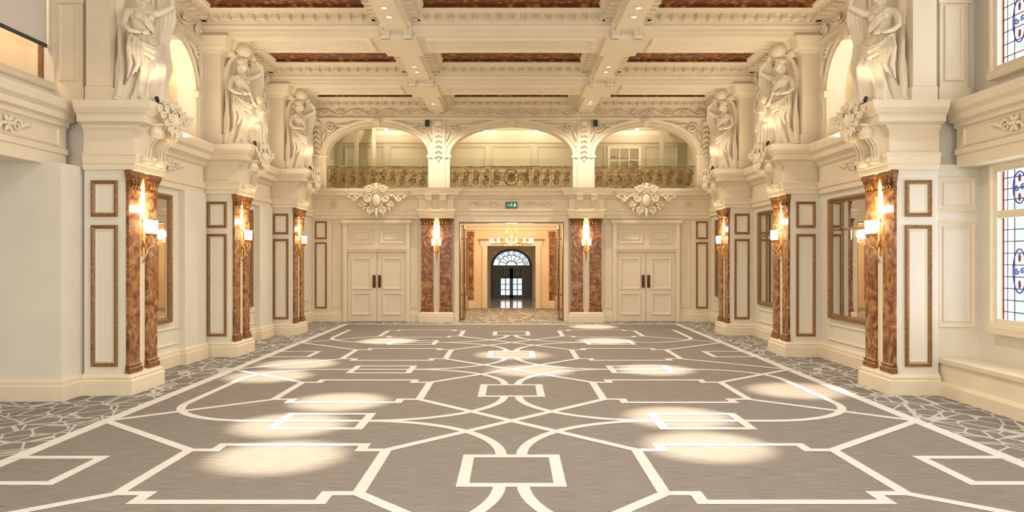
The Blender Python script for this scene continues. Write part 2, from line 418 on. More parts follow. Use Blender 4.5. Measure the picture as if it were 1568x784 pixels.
for G in (None, MIR):
    b = MB(G)
    b.mold(-XW - .1, -XW, 11.2, 22.9, [(6.14, .015), (6.16, .05), (6.21, .05), (6.22, .02), (6.5, .02)] + CORN[1:], CREAM, (0, 1, 0, 0))
    for i in range(49):
        y = 11.3 + i * .24
        if y < 22.85: b.box(-XW + .05, -XW + .25, y - .055, y + .055, 6.575, 6.685, CREAM)
    b.at(planeM((-XW + .02, 0, 0), (0, 1, 0), (0, 0, 1)))
    for y in (11.9, 16.0, 20.1): vine(b, y, y + 2.8, 6.37, .27, PLAST)
    b.build('trim_side_cornice')

# ------------------------------------------------------------------ side walls
def side(G, left):
    tag = 'left' if left else 'right'
    b = MB(G)
    b.at(planeM((-XW, 0, 0), (0, 1, 0), (0, 0, 1)))
    b.wall(11.15, YB + .4, 0, LED, .3, [], WALLW)
    ops = [(c, .85, LED, 5.08, .85) for c in BAYS]
    b.wall(11.15, YB + .4, LED, ZC, .3, ops, WALLW)
    for c in BAYS:
        b.band(c, .85, LED, 5.08, .85, .16, .06, CREAM)
        for q in (-1, 1): b.box(c + q * .93 - .12, c + q * .93 + .12, 5.02, 5.14, 0, .12, CREAM)
        b.box(c - .09, c + .09, 5.86, 6.15, 0, .15, CREAM)
        for q in (-1, 1):
            scroll(b, c + q * .95, 5.94, .13, 0 if q < 0 else pi, 1.4, q, .035, .02, PLAST, z=.04)
            leaf(b, (c + q * .5, 6.04), (c + q * .95, 5.8), .05, PLAST, .1)
            leaf(b, (c + q * 1.0, 5.8), (c + q * 1.1, 5.45), .05, PLAST, .1)
    b.at()
    ye = 10.95
    ZR = -6.6 if left else -6.75
    b.box(-8.3 if left else -6.95, -5.75, ye - .12, ye + .2, 0, 3.3, WALLW)
    b.box(-8.3, -5.80, ye, ye + .2, 3.3, ZC, WALLW)
    if left:
        b.box(-7.1, -6.15, 10.25, ye - .12, 0, 3.25, WALLW)
        for ya, yb in ((13.75, 14.7), (17.85, 18.8)): b.box(-XW, -XW + .12, ya, yb, 0, 3.2, WALLW)
    if left:
        b.box(-7.6, -7.4, 11.15, 23.4, LED, ZC, CREAM)
    else:
        b.at(planeM((-7.4, 0, 0), (0, 1, 0), (0, 0, 1)))
        b.wall(11.15, 23.4, LED, ZC, .2, [(c + .5, .6, 4.5, 6.1, 0) for c in BAYS], CREAM)
        b.at()
    b.box(-7.6, -6.4, 11.15, 23.4, LED - .25, LED, CREAM)
    b.box(-7.6, -6.4, 11.15, 23.4, 6.35, 6.5, CREAM)
    if left:
        b.at(planeM((ZR, 0, 0), (0, 1, 0), (0, 0, 1)))
        b.wall(-3, ye, LED - .2, ZC, .25, [(9.4, 1.45, 4.4, 6.7, 0), (5.2, 1.6, 4.4, 6.7, 0), (1, 1.6, 4.4, 6.7, 0)], WALLW)
        b.at(planeM((-8.1, 0, 0), (0, 1, 0), (0, 0, 1)))
        b.wall(-3, ye, 0, ZC, .2, [], WALLW)
        b.at(); b.box(-8.3, -6.85, -3, ye, 4.0, 4.15, SIDEW); b.box(-8.1, -8.05, -3, ye, 4.15, ZC, SIDEW)
        b.box(-8.05, -6.85, ye - .05, ye - .01, 4.15, ZC, SIDEW)
    else:
        b.at(planeM((ZR, 0, 0), (0, 1, 0), (0, 0, 1)))
        b.wall(-3, ye, 0, 3.5, .25, [(8.95, 1.5, 1.05, 3.2, 0), (4.9, 1.7, 1.05, 3.2, 0), (.6, 1.7, 1.05, 3.2, 0)], WALLW)
        b.wall(-3, ye, 3.5, ZC, .25, [(8.95, 1.5, 4.55, 6.4, 0), (4.9, 1.7, 4.55, 6.4, 0), (.6, 1.7, 4.55, 6.4, 0)], WALLW)
    b.at()
    b.build('wall_' + tag)
    b = MB(G)
    EP = [(3.25, 0), (3.42, 0), (3.43, .03), (3.50, .03), (3.52, .0), (3.80, 0), (3.82, .04), (3.88, .05), (3.90, .12), (3.98, .13), (4.03, .2), (4.15, .22)]
    b.mold(-8.05 if left else -6.74, -6.4, -3, ye - .15, EP, CREAM, (0, 1, 0, 0))
    b.at(planeM((-6.4, 0, 0), (0, 1, 0), (0, 0, 1)))
    for yc in (9.6, 5.4):
        b.frame(yc - 1.6, yc + 1.0, 3.53, 3.79, .03, .025, CREAM)
        rosette(b, yc - .1, 3.66, .12, PLAST, 6)
        for q in (-1, 1):
            scroll(b, yc - .1 + q * .2, 3.66, .09, 0, 1.3, q, .024, .014, PLAST)
            leaf(b, (yc - .1 + q * .25, 3.64), (yc - .1 + q * .45, 3.68), .03, PLAST)
    b.at()
    b.build('trim_near_entablature')
    b = MB(G)
    for i, y0 in enumerate([p + 1.0 for p in PY]):
        y1 = (PY[i + 1] if i < 2 else YB) 
        b.mold(-XW - .05, -XW + .06, y0, y1, [(3.2, 0), (3.3, .0), (3.31, .03), (3.42, .04), (3.44, .0), (3.72, .0), (3.76, .06), (3.82, .08), (3.86, .18), (3.95, .19), (4.0, .26), (4.15, .3)], CREAM, (0, 1, 0, 0))
        b.at(planeM((-XW + .06, 0, 0), (0, 1, 0), (0, 0, 1)))
        yc = (y0 + y1) / 2
        rosette(b, yc, 3.58, .12, PLAST)
        for q in (-1, 1):
            scroll(b, yc + q * .22, 3.58, .1, 0, 1.3, q, .026, .016, PLAST)
            leaf(b, (yc + q * .3, 3.56), (yc + q * .55, 3.6), .035, PLAST)
        b.at(planeM((-XW, 0, 0), (0, 1, 0), (0, 0, 1)))
        b.frame(y0 + .3, y1 - .3, .38, .7, .05, .025, CREAM)
        b.at()
    b.build('trim_bay_entablature')
    b = MB(G)
    BP = [(0, .06), (.2, .06), (.22, .045), (.26, .045), (.29, .02), (.3, .002)]
    b.mold(-XW - .02, -XW, 11.6, YB, BP, CREAM, (0, 1, 0, 0))
    if left:
        b.mold(-7.1, -6.15, 10.25, ye - .13, BP, CREAM, (1, 1, 1, 0))
        for ya, yb in ((13.75, 14.7), (17.85, 18.8)): b.mold(-XW, -XW + .12, ya, yb, BP, CREAM, (0, 1, 1, 0))
        b.mold(-8.15, -8.1, -3, ye, BP, CREAM, (0, 1, 0, 0))
    else: b.mold(-6.12, -6.0, ye - .13, ye, BP, CREAM, (0, 0, 1, 0))
    b.build('baseboard_' + tag)
    b = MB(G)
    b.at(planeM((0, ye, 0), (1, 0, 0), (0, 0, 1)))
    b.box(-6.58, -6.18, LED, 5.75, 0, .12, CREAM); b.frame(-6.52, -6.24, 4.5, 5.6, .045, .03, CREAM, .12)
    b.box(-6.61, -6.15, LED, 4.4, 0, .15, CREAM); b.box(-6.61, -6.15, 5.62, 5.68, 0, .15, CREAM)
    b.box(-6.62, -6.14, 5.75, 5.85, 0, .16, CREAM); b.box(-6.65, -6.1, 5.85, 5.95, 0, .2, CREAM); b.box(-6.6, -5.8, 5.95, 6.2, 0, .1, CREAM)
    b.box(-6.7, -5.8, 6.2, 6.3, 0, .22, CREAM)
    if not left:
        b.at(planeM((0, ye - .12, 0), (1, 0, 0), (0, 0, 1)))
        for z0, z1 in ((.95, 2.48), (2.62, 3.12)):
            b.frame(-6.68, -6.14, z0, z1, .045, .03, CREAM); b.frame(-6.6, -6.22, z0 + .08, z1 - .08, .03, .02, CREAM)
    b.at()
    b.build('trim_return_wall')

side(None, True); side(MIR, False)
# wall behind the camera; its tall arched windows are added to admit front fill
b = MB()
b.at(planeM((0, -3.0, 0), (-1, 0, 0), (0, 0, 1)))
b.wall(-8.3, 8.3, 0, ZC, .3, [(x, 1.25, 1.0, 4.9, 1.1) for x in (-4.0, 0, 4.0)], CREAM)
for x in (-4.0, 0, 4.0):
    b.band(x, 1.25, 1.0, 4.9, 1.1, .16, .06, CREAM)
    for u in (-.42, .42): b.box(x + u - .04, x + u + .04, 1.0, 5.9, -.2, -.12, CREAM)
    for z in (2.6, 4.2): b.box(x - 1.25, x + 1.25, z - .04, z + .04, -.2, -.12, CREAM)
b.at(); b.build('wall_front')

# ------------------------------------------------------------------ piers
def pier(G, y0):
    b = MB(G); xp = -5.46
    b.mold(-XW, -5.5, y0 + .08, y0 + .92, [(0, .0), (3.2, 0)], WALLW, (0, 0, 0, 0))
    b.mold(-XW, -5.5, y0 + .08, y0 + .92, [(0, .12), (.2, .12), (.22, .10), (.25, .11), (.28, .06), (.3, .05), (.31, 0.002)], CREAM, (0, 1, .7, .7))
    b.at(planeM((0, y0 + .08, 0), (1, 0, 0), (0, 0, 1)))
    b.frame(-6.0, -5.62, .40, 2.42, .05, .035, GILT); b.frame(-6.0, -5.62, 2.54, 3.06, .05, .035, GILT)
    b.frame(-5.94, -5.68, .47, 2.35, .02, .012, CREAM); b.frame(-5.94, -5.68, 2.60, 3.0, .02, .012, CREAM)
    b.at()
    for ya in (y0 + .07, y0 + .61):
        yb = ya + .32
        b.mold(-5.5, xp, ya, yb, [(.3, .03), (.36, .03), (.38, .01), (.41, .025), (.43, .0)], GOLD, (0, 1, 1, 1))
        b.box(-5.5, xp, ya, yb, .43, 2.93, MARB)
        b.mold(-5.5, xp, ya, yb, [(2.93, .012), (2.96, .012), (2.97, 0), (3.08, .02), (3.14, .04), (3.15, .05), (3.2, .05)], GOLD, (0, 1, 1, 1))
        b.at(planeM((xp, 0, 0), (0, 1, 0), (0, 0, 1)))
        for q in (ya + .03, yb - .03): scroll(b, q, 3.1, .05, 0, 1.3, 1, .018, .012, GOLD, z=.02, n=12)
        for q in (-.08, 0, .08): leaf(b, ((ya + yb) / 2 + q, 2.97), ((ya + yb) / 2 + q * 1.2, 3.12), .028, GOLD, 0, .0, .03)
        b.at()
    b.box(-5.51, -5.49, y0 + .40, y0 + .60, .3, 3.2, CREAM)
    b.mold(-XW, -5.42, y0 + .08, y0 + .92, [(3.2, .0), (3.21, .05), (3.29, .05), (3.30, .075), (3.40, .08), (3.42, .1), (3.45, .1), (3.46, .03), (3.76, .03), (3.80, .08), (3.84, .10), (3.87, .26), (3.96, .27), (3.99, .32), (4.05, .38), (4.15, .40)], CREAM, (0, 1, .75, .75))
    b.at(planeM((-5.39, 0, 0), (0, 1, 0), (0, 0, 1)))
    for yy in (y0 + .28, y0 + .72): console(b, yy, 3.32, 3.86, .18, .30, CREAM)
    b.at(planeM((-5.04, 0, 0), (0, 1, 0), (0, 0, 1)))
    cartouche(b, y0 + .5, 3.98, .50, PLAST)
    b.at()
    b.box(-XW, -5.76, y0 + .12, y0 + .88, LED, 6.35, CREAM)
    b.mold(-XW, -5.76, y0 + .12, y0 + .88, [(LED, .03), (4.4, .03), (4.42, .002)], CREAM, (0, 1, 1, 1))
    b.mold(-XW, -5.76, y0 + .12, y0 + .88, [(6.0, 0.002), (6.02, .04), (6.06, .05), (6.1, .12), (6.2, .16), (6.3, .2)], CREAM, (0, 1, 1, 1))
    b.at(planeM((-5.76, 0, 0), (0, 1, 0), (0, 0, 1))); console(b, y0 + .5, 5.98, 6.27, .34, .46, CREAM); b.at()
    b.mold(-5.74, -5.2, y0 + .16, y0 + .84, [(LED, 0), (LED + .05, 0), (LED + .06, -.02), (LED + .09, -.02)], CREAM)
    return b.build('marble_pier')
for G in (None, MIR):
    o = pier(G, PY[0]); 
    for y in PY[1:]: dup(o, 0, y - PY[0])

# ------------------------------------------------------------------ back wall
b = MB()
b.at(planeM((0, YB, 0), (1, 0, 0), (0, 0, 1)))
b.wall(-6.4, 6.4, 0, 4.04, .4, [(0, 1.6, 0, 3.04, 0)], CREAM)
AR = [(-4.1, 1.56, 4.04, 5.08, .92), (0, 1.88, 4.04, 5.08, .92), (4.1, 1.56, 4.04, 5.08, .92)]
b.wall(-6.4, 6.4, 4.04, ZC, .4, AR, CREAM)
b.build('wall_back')
b = MB()
b.at(planeM((0, YB, 0), (1, 0, 0), (0, 0, 1)))
for uc, hw, si, sp, ri in AR:
    b.band(uc, hw, si, sp, ri, .18, .07, CREAM, 36)
    for q in (-1, 1): b.box(uc + q * (hw + .08) - .12, uc + q * (hw + .08) + .12, 5.0, 5.08, 0, .1, CREAM)
    console(b, uc, 5.94, 6.15, .18, .18, CREAM)
    for q in (-1, 1):
        scroll(b, uc + q * (hw - .12), 5.95, .15, 0 if q < 0 else pi, 1.5, q, .042, .024, PLAST, z=.04)
        leaf(b, (uc + q * (hw - .25), 6.02), (uc + q * (hw - .9), 6.08), .05, PLAST, .1 * q)
        leaf(b, (uc + q * (hw - .02), 5.85), (uc + q * (hw + .1), 5.5), .05, PLAST, .1 * q)
        scroll(b, uc + q * (hw - .75), 6.06, .07, 0 if q < 0 else pi, 1.3, q, .025, .015, PLAST, z=.03)
for xc in (-2.22, 2.22, -5.95, 5.95):
    w = .2 if abs(xc) < 3 else .13
    b.box(xc - w, xc + w, 4.04, 6.14, 0, .06, CREAM)
    for i in range(7):
        z = 5.0 + i * .16
        leaf(b, (xc, z + .14), (xc - .11, z), .045, PLAST, .1, .07); leaf(b, (xc, z + .14), (xc + .11, z), .045, PLAST, -.1, .07)
    b.ell((xc, 6.06, .1), (.12, .1, .08), PLAST)
    b.ell((xc, 4.95, .08), (.04, .07, .04), PLAST)
b.at()
b.mold(-XW, XW, YB - .06, YB, [(6.14, 0), (6.16, .06), (6.21, .07), (6.22, 0), (6.51, 0)] + [(z, o * .9) for z, o in CORN[1:]], CREAM, (0, 0, 1, 0))
modill(b, -XW + .1, XW - .1, YB - .05, -1, 52)
b.at(planeM((0, YB - .07, 0), (1, 0, 0), (0, 0, 1))); vine(b, -6.0, 6.0, 6.365, .27, PLAST, .5)
b.at(); b.build('trim_back_arcade')
b = MB()
EB = [(3.14, 0), (3.24, 0), (3.25, .03), (3.36, .04), (3.38, .07), (3.42, .07), (3.43, 0), (3.72, 0), (3.75, .05), (3.80, .07), (3.84, .17), (3.92, .18), (3.96, .25), (4.04, .28)]
b.mold(-XW, XW, YB - .1, YB, EB, CREAM, (0, 0, 1, 0))
for xc in (-2.27, 2.27):
    b.mold(xc - .52, xc + .52, YB - .32, YB, EB, CREAM, (1, 1, 1, 0))
    b.at(planeM((0, YB - .32, 0), (1, 0, 0), (0, 0, 1)))
    for dx in (-.22, .22): console(b, xc + dx, 3.40, 3.82, .17, .24, CREAM)
    b.at()
b.at(planeM((0, YB - .1, 0), (1, 0, 0), (0, 0, 1)))
for xc in (-5.4, 5.4): rosette(b, xc, 3.58, .11, PLAST)
for q in (-1, 1):
    vine(b, min(q * .35, q * 1.3), max(q * .35, q * 1.3), 3.58, .2, PLAST, .45)
b.at(); b.build('trim_back_entablature')
for xc in (-4.08, 4.08):
    b = MB(); b.at(planeM((0, YB - .22, 0), (1, 0, 0), (0, 0, 1)))
    cartouche(b, xc, 3.68, .92, PLAST, 1.7); b.box(xc - .2, xc + .2, 3.4, 3.95, -.15, .02, CREAM); b.at(); b.build('plaster_cartouche')
for xc in (-2.27, 2.27):
    b = MB()
    b.box(xc - .47, xc + .47, YB - .14, YB, 0, 3.14, CREAM)
    b.mold(xc - .47, xc + .47, YB - .26, YB, [(0, .07), (.2, .07), (.22, .05), (.25, .06), (.28, .02), (.3, 0)], CREAM, (1, 1, 1, 0))
    for xa in (xc - .46, xc + .10):
        xb = xa + .36
        b.mold(xa, xb, YB - .24, YB - .14, [(.3, .02), (.36, .02), (.38, .0), (.41, .015), (.43, .0)], GOLD, (1, 1, 1, 0))
        b.box(xa, xb, YB - .24, YB - .14, .43, 2.93, MARB)
        b.mold(xa, xb, YB - .24, YB - .14, [(2.93, .012), (2.96, .012), (2.97, 0), (3.07, .02), (3.12, .04), (3.14, .05)], GOLD, (1, 1, 1, 0))
        b.at(planeM((0, YB - .24, 0), (1, 0, 0), (0, 0, 1)))
        for q in (xa + .03, xb - .03): scroll(b, q, 3.06, .045, 0, 1.3, 1, .016, .01, GOLD, z=.03, n=12)
        for q in (-.08, 0, .08): leaf(b, (xa + .18 + q, 2.96), (xa + .18 + q * 1.2, 3.09), .026, GOLD, 0, .01, .04)
        b.at()
    b.build('marble_pilaster_pair')
b = MB()
b.at(planeM((0, YB, 0), (1, 0, 0), (0, 0, 1)))
for s in (-1, 1):
    xa, xb = sorted((s * 6.0, s * 5.64)); b.box(min(s * 6.1, s * 5.5), max(s * 6.1, s * 5.5), 0, 3.14, 0, .05, CREAM)
    b.frame(xa, xb, .40, 2.42, .05, .035, GILT, .05); b.frame(xa, xb, 2.52, 3.06, .05, .035, GILT, .05)
    xa, xb = sorted((s * 3.12, s * 2.85)); b.frame(xa, xb, .42, 3.0, .03, .025, CREAM)
    xa, xb = sorted((s * 5.46, s * 5.2)); b.frame(xa, xb, .42, 3.0, .03, .025, CREAM)
b.at(); b.build('trim_back_panels')
b = MB()
for xa, xb in ((-6.1, -5.1), (-3.14, -2.8), (2.8, 3.14), (5.1, 6.1)):
    b.mold(xa, xb, YB - .04, YB, [(0, .03), (.22, .03), (.24, .015), (.28, .015), (.3, -.02)], CREAM, (0, 0, 1, 0))
b.build('baseboard_back')
for k, xc in enumerate((-4.11, 4.11)):
    b = MB(); b.at(planeM((0, YB, 0), (1, 0, 0), (0, 0, 1)))
    b.box(xc - 1.02, xc - .9, 0, 3.05, 0, .12, CREAM); b.box(xc + .9, xc + 1.02, 0, 3.05, 0, .12, CREAM)
    b.box(xc - .9, xc + .9, 2.12, 2.22, 0, .1, CREAM); b.box(xc - .9, xc + .9, 2.22, 3.0, 0, .03, DOORW)
    b.box(xc - 1.08, xc + 1.08, 3.0, 3.1, 0, .18, CREAM); b.box(xc - .94, xc + .94, 2.2, 2.26, 0, .14, CREAM)
    for q in (-1, 1):
        xa, xb = sorted((xc + q * .08, xc + q * .82)); b.frame(xa, xb, 2.38, 2.86, .07, .045, DOORW, .03); b.frame(xa + .13, xb - .13, 2.5, 2.74, .04, .03, DOORW, .03)
        xa, xb = sorted((xc + q * .008, xc + q * .89)); b.box(xa, xb, .01, 2.11, 0, .045, DOORW)
        xa, xb = sorted((xc + q * .17, xc + q * .78))
        b.frame(xa, xb, .2, .88, .07, .035, DOORW, .045); b.frame(xa, xb, .98, 1.95, .07, .035, DOORW, .045)
        xa, xb = sorted((xc + q * .035, xc + q * .13)); b.box(xa, xb, 1.03, 1.42, .045, .06, BRONZE)
        b.tube([(xc + q * .08, 1.08, .06), (xc + q * .08, 1.10, .10), (xc + q * .08, 1.35, .10), (xc + q * .08, 1.37, .06)], .012, BRONZE, 6)
    b.at(); b.build('door_%d' % (k + 1))
b = MB(); b.at(planeM((0, YB, 0), (1, 0, 0), (0, 0, 1)))
for q in (-1, 1):
    xa, xb = sorted((q * 1.6, q * 1.74)); b.box(xa, xb, 0, 3.14, -.0, .09, CREAM)
    xa, xb = sorted((q * 1.57, q * 1.6)); b.box(xa, xb, 0, 3.04, -.4, .06, GILT)
b.box(-1.6, 1.6, 3.04, 3.14, -.02, .09, CREAM); b.box(-1.6, 1.6, 3.01, 3.04, -.4, .06, GILT)
b.at(); b.build('trim_doorway')
for k, s in enumerate((-1, 1)):
    b = MB(); b.at(planeM((s * 1.5, 23.42, 0), (0, 1, 0), (0, 0, 1)))
    b.box(0, .12, .01, 2.98, -.02, .02, GILT); b.box(.68, .8, .01, 2.98, -.02, .02, GILT)
    for z in (.01, 1.0, 2.86): b.box(.12, .68, z, z + (.25 if z < .1 else .12), -.02, .02, GILT)
    b.box(.12, .68, .26, 2.86, -.004, .004, GLASS)
    b.tube([(.74, 1.1, -.03), (.74, 1.1, -.07), (.74, 1.5, -.07), (.74, 1.5, -.03)], .012, BRASS, 6)
    b.at(); b.build('door_%d' % (k + 3))
b = MB(); b.at(planeM((0, YB - .12, 0), (1, 0, 0), (0, 0, 1)))
b.box(-.17, .17, 3.46, 3.64, 0, .05, BLACK); b.box(-.15, .15, 3.475, 3.625, .05, .055, GREEN)
b.tube([(-.02, 3.53, .056), (.0, 3.57, .056), (.0, 3.59, .056)], .012, WHITE, 5); b.ell((.01, 3.605, .057), (.012, .012, .004), WHITE, 6, 4)
b.tube([(0, 3.55, .056), (.04, 3.51, .056)], .007, WHITE, 5); b.tube([(0, 3.55, .056), (-.04, 3.50, .056)], .007, WHITE, 5)
b.tube([(-.12, 3.55, .056), (-.06, 3.55, .056)], .008, WHITE, 5); b.box(.08, .13, 3.5, 3.6, .054, .058, WHITE)
b.at(); b.build('exit_sign')
for x in (-2.56, 2.56):
    b = MB(); b.mold(x - .06, x + .06, YB - .2, YB - .06, [(5.95, -.01), (5.96, 0), (6.12, 0), (6.13, -.01)], BLACK)
    b.at(planeM((x, YB - .2, 6.0), (1, 0, 0), (0, 0, 1))); b.tube([(0, 0, 0), (0, 0, .015)], .04, LEAD, 12); b.tube([(0, .08, 0), (0, .08, .012)], .025, LEAD, 12)
    b.at(); b.tube([(x, YB - .08, 6.05), (x, YB, 6.07)], .015, BLACK, 6); b.build('loudspeaker')
for k, (xc, hw) in enumerate(((-4.1, 1.54), (0, 1.86), (4.1, 1.54))):
    b = MB(); b.at(planeM((0, YB + .1, 0), (1, 0, 0), (0, 0, 1)))
    for z, w in ((4.07, .03), (4.16, .018), (4.68, .018), (4.75, .035)): b.box(xc - hw, xc + hw, z - w / 2, z + w / 2, -.02, .02, IRON)
    n = round(2 * hw / .31); u = 2 * hw / n
    for i in range(n):
        c = xc - hw + (i + .5) * u
        if k == 1 and abs(c) < .32: continue
        q = 1 if i % 2 == 0 else -1
        b.box(c - u / 2 - .009, c - u / 2 + .009, 4.07, 4.75, -.008, .008, IRON)
        scroll(b, c, 4.54, .115, -pi / 2 * q, 1.6, q, .026, .017, IRON, z=0, n=18, seg=5)
        scroll(b, c, 4.30, .115, pi / 2 * q, 1.6, q, .026, .017, IRON, z=0, n=18, seg=5)
        for a in range(4): leaf(b, (c, 4.42), (c + .1 * math.cos(a * pi / 2 + .78), 4.42 + .1 * math.sin(a * pi / 2 + .78)), .03, IRON, .2, 0)
    if k == 1:
        b.tube([(.22 * math.cos(a * pi / 12), 4.42 + .25 * math.sin(a * pi / 12), 0) for a in range(25)], .03, IRON, 6)
        rosette(b, 0, 4.42, .18, IRON, 8, 0)
        for q in (-1, 1): scroll(b, q * .3, 4.42, .1, 0, 1.5, q, .024, .014, IRON, z=0)
    b.box(xc - hw, xc + hw, 4.99, 5.01, -.13, -.11, GGLASS)
    b.box(xc - hw, xc + hw, 4.04, 4.99, -.12, -.11, GGLASS)
    b.at(); b.build('balcony_railing')
b = MB()
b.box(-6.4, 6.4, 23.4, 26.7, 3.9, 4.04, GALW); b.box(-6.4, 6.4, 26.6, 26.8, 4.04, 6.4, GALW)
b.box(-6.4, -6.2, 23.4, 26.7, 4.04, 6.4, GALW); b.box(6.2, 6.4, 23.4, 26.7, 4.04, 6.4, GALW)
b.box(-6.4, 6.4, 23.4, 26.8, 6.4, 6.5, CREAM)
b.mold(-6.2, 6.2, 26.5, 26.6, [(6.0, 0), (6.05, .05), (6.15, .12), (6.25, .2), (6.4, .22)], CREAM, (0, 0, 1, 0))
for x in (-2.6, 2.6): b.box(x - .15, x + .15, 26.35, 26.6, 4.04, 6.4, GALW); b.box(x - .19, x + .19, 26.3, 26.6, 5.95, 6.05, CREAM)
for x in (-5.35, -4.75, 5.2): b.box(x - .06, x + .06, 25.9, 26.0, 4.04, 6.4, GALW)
b.at(planeM((0, 26.6, 0), (1, 0, 0), (0, 0, 1)))
for xa, xb in ((-5.9, -4.5), (-4.3, -2.9), (-2.3, -.9), (-.7, .7), (.9, 2.3), (2.9, 3.3), (4.7, 5.9)):
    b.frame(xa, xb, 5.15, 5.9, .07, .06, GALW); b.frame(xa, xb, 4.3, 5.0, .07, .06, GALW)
b.at(); b.build('wall_gallery')
b = MB(); b.at(planeM((4.0, 26.6, 0), (1, 0, 0), (0, 0, 1)))
b.frame(-.6, .6, 4.3, 5.9, .09, .06, CREAM); b.box(-.51, .51, 4.39, 5.81, 0, .01, MIRR)
for x in (-.17, .17): b.box(x - .015, x + .015, 4.39, 5.81, .01, .03, CREAM)
for z in (4.9, 5.4): b.box(-.51, .51, z - .015, z + .015, .01, .03, CREAM)
b.at(); b.build('window_1')

# ------------------------------------------------------------------ lobby beyond
b = MB()
for s in (-1, 1):
    xa, xb = sorted((s * 2.4, s * 2.6)); b.box(xa, xb, 23.4, 29, 0, 3.4, WARMW)
    xa, xb = sorted((s * 1.35, s * 1.5)); b.box(xa, xb, 29.1, 36, 0, 2.8, WARMW)
b.box(-2.6, 2.6, 23.4, 29.2, 3.4, 3.6, CREAM); b.box(-1.5, 1.5, 29.1, 36.2, 2.7, 2.9, CREAM)
b.at(planeM((0, 28.95, 0), (1, 0, 0), (0, 0, 1))); b.wall(-2.6, 2.6, 0, 3.6, .2, [(0, .93, 0, 2.4, 0)], WARMW)
b.at(planeM((0, 35.9, 0), (1, 0, 0), (0, 0, 1))); b.wall(-1.5, 1.5, 0, 2.9, .2, [(0, .98, 0, 1.55, .8)], WARMW)
b.at(); b.build('wall_lobby')
b = MB()
b.mold(-2.4, 2.4, 28.9, 28.95, [(3.0, 0), (3.02, .04), (3.1, .05), (3.14, .12), (3.3, .2), (3.4, .25)], CREAM, (0, 0, 1, 0))
b.at(planeM((0, 28.95, 0), (1, 0, 0), (0, 0, 1)))
for s in (-1, 1):
    for x in (1.45, 2.05):
        xa, xb = sorted((s * x, s * (x + .2)))
        b.box(xa, xb, .3, 2.75, 0, .08, MARB); b.box(xa - .02, xb + .02, 0, .3, 0, .1, CREAM); b.box(xa - .02, xb + .02, 2.75, 2.95, 0, .1, GOLD)
    xa, xb = sorted((s * 1.7, s * 2.0)); b.frame(xa, xb, .5, 2.7, .04, .03, GILT)
    xa, xb = sorted((s * .93, s * 1.12)); b.box(xa, xb, 0, 2.55, 0, .07, CREAM)
b.box(-1.2, 1.2, 2.4, 2.6, 0, .08, CREAM); b.box(-1.25, 1.25, 2.6, 2.66, 0, .14, GOLD)
for s in (-1, 1):
    b.at(planeM((s * 2.4, 0, 0), (0, -s, 0), (0, 0, 1)))
    for y in (24.0, 25.7, 27.4):
        lo, hi = sorted((-s * y, -s * (y + 1.2))); b.frame(lo, hi, .5, 2.0, .05, .035, GILT); b.frame(lo, hi, 2.15, 2.85, .05, .035, GILT)
        lo, hi = sorted((-s * (y - .3), -s * (y - .08))); b.box(lo, hi, .0, 2.9, 0, .1, MARB); b.box(lo - .02, hi + .02, 2.75, 2.95, 0, .13, GOLD)
    b.box(*sorted((-s * 23.4, -s * 28.9)), 0, .28, 0, .05, CREAM); b.box(*sorted((-s * 23.4, -s * 28.9)), 3.0, 3.15, 0, .2, CREAM)
b.at(); b.build('trim_lobby')
b = MB(); b.at(planeM((0, 35.85, 0), (1, 0, 0), (0, 0, 1)))
b.band(0, .86, 0, 1.55, .7, .12, .08, DARK)
b.box(-.98, .98, 1.44, 1.58, -.04, .06, DARK)
for i in range(1, 8):
    a = pi * i / 8; b.tube([(.25 * math.cos(a), 1.58 + .2 * math.sin(a), 0), (.62 * math.cos(a), 1.58 + .5 * math.sin(a), 0)], .02, DARK, 6)
    a2 = pi * (i - .5) / 8; b.tube([(.72 * math.cos(a2) + .07 * math.cos(t * pi / 6), 1.58 + .58 * math.sin(a2) + .07 * math.sin(t * pi / 6), 0) for t in range(13)], .018, DARK, 5)
b.tube([(.25 * math.cos(pi * i / 12), 1.58 + .2 * math.sin(pi * i / 12), 0) for i in range(13)], .025, DARK, 6)
b.tube([(.6 * math.cos(pi * i / 16), 1.58 + .48 * math.sin(pi * i / 16), 0) for i in range(17)], .02, DARK, 6)
for q in (-1, 1):
    def bx(a, c, z0, z1, d=.04):
        lo, hi = sorted((q * a, q * c)); b.box(lo, hi, z0, z1, -.03, d, DARK)
    bx(.0, .08, 0, 1.46); bx(.5, .94, 0, 1.46); bx(0, .5, 0, .16); bx(0, .5, .95, 1.46); bx(.26, .30, .1, 1.0)
    for z in (.4, .66): bx(.08, .5, z, z + .025)
    lo, hi = sorted((q * .12, q * .45)); b.frame(lo, hi, 1.02, 1.38, .04, .02, DARK, .04)
b.box(-.9, .9, 0, 2.2, -.01, 0, GLASS)
b.at(); b.build('door_5')
b = MB(); cz = 2.42; cy = 26.0
b.tube([(.72 * math.cos(a * pi / 18), cy + .72 * math.sin(a * pi / 18), cz) for a in range(37)], .018, BRASS, 6)
b.tube([(.4 * math.cos(a * pi / 18), cy + .4 * math.sin(a * pi / 18), cz + .05) for a in range(37)], .014, BRASS, 6)
b.lathe([(.01, 0), (.06, .02), (.03, .08), (.07, .14), (.02, .2), (.015, .9), (.08, .94), (.08, .97)], (0, cy, cz), BRASS, 12)
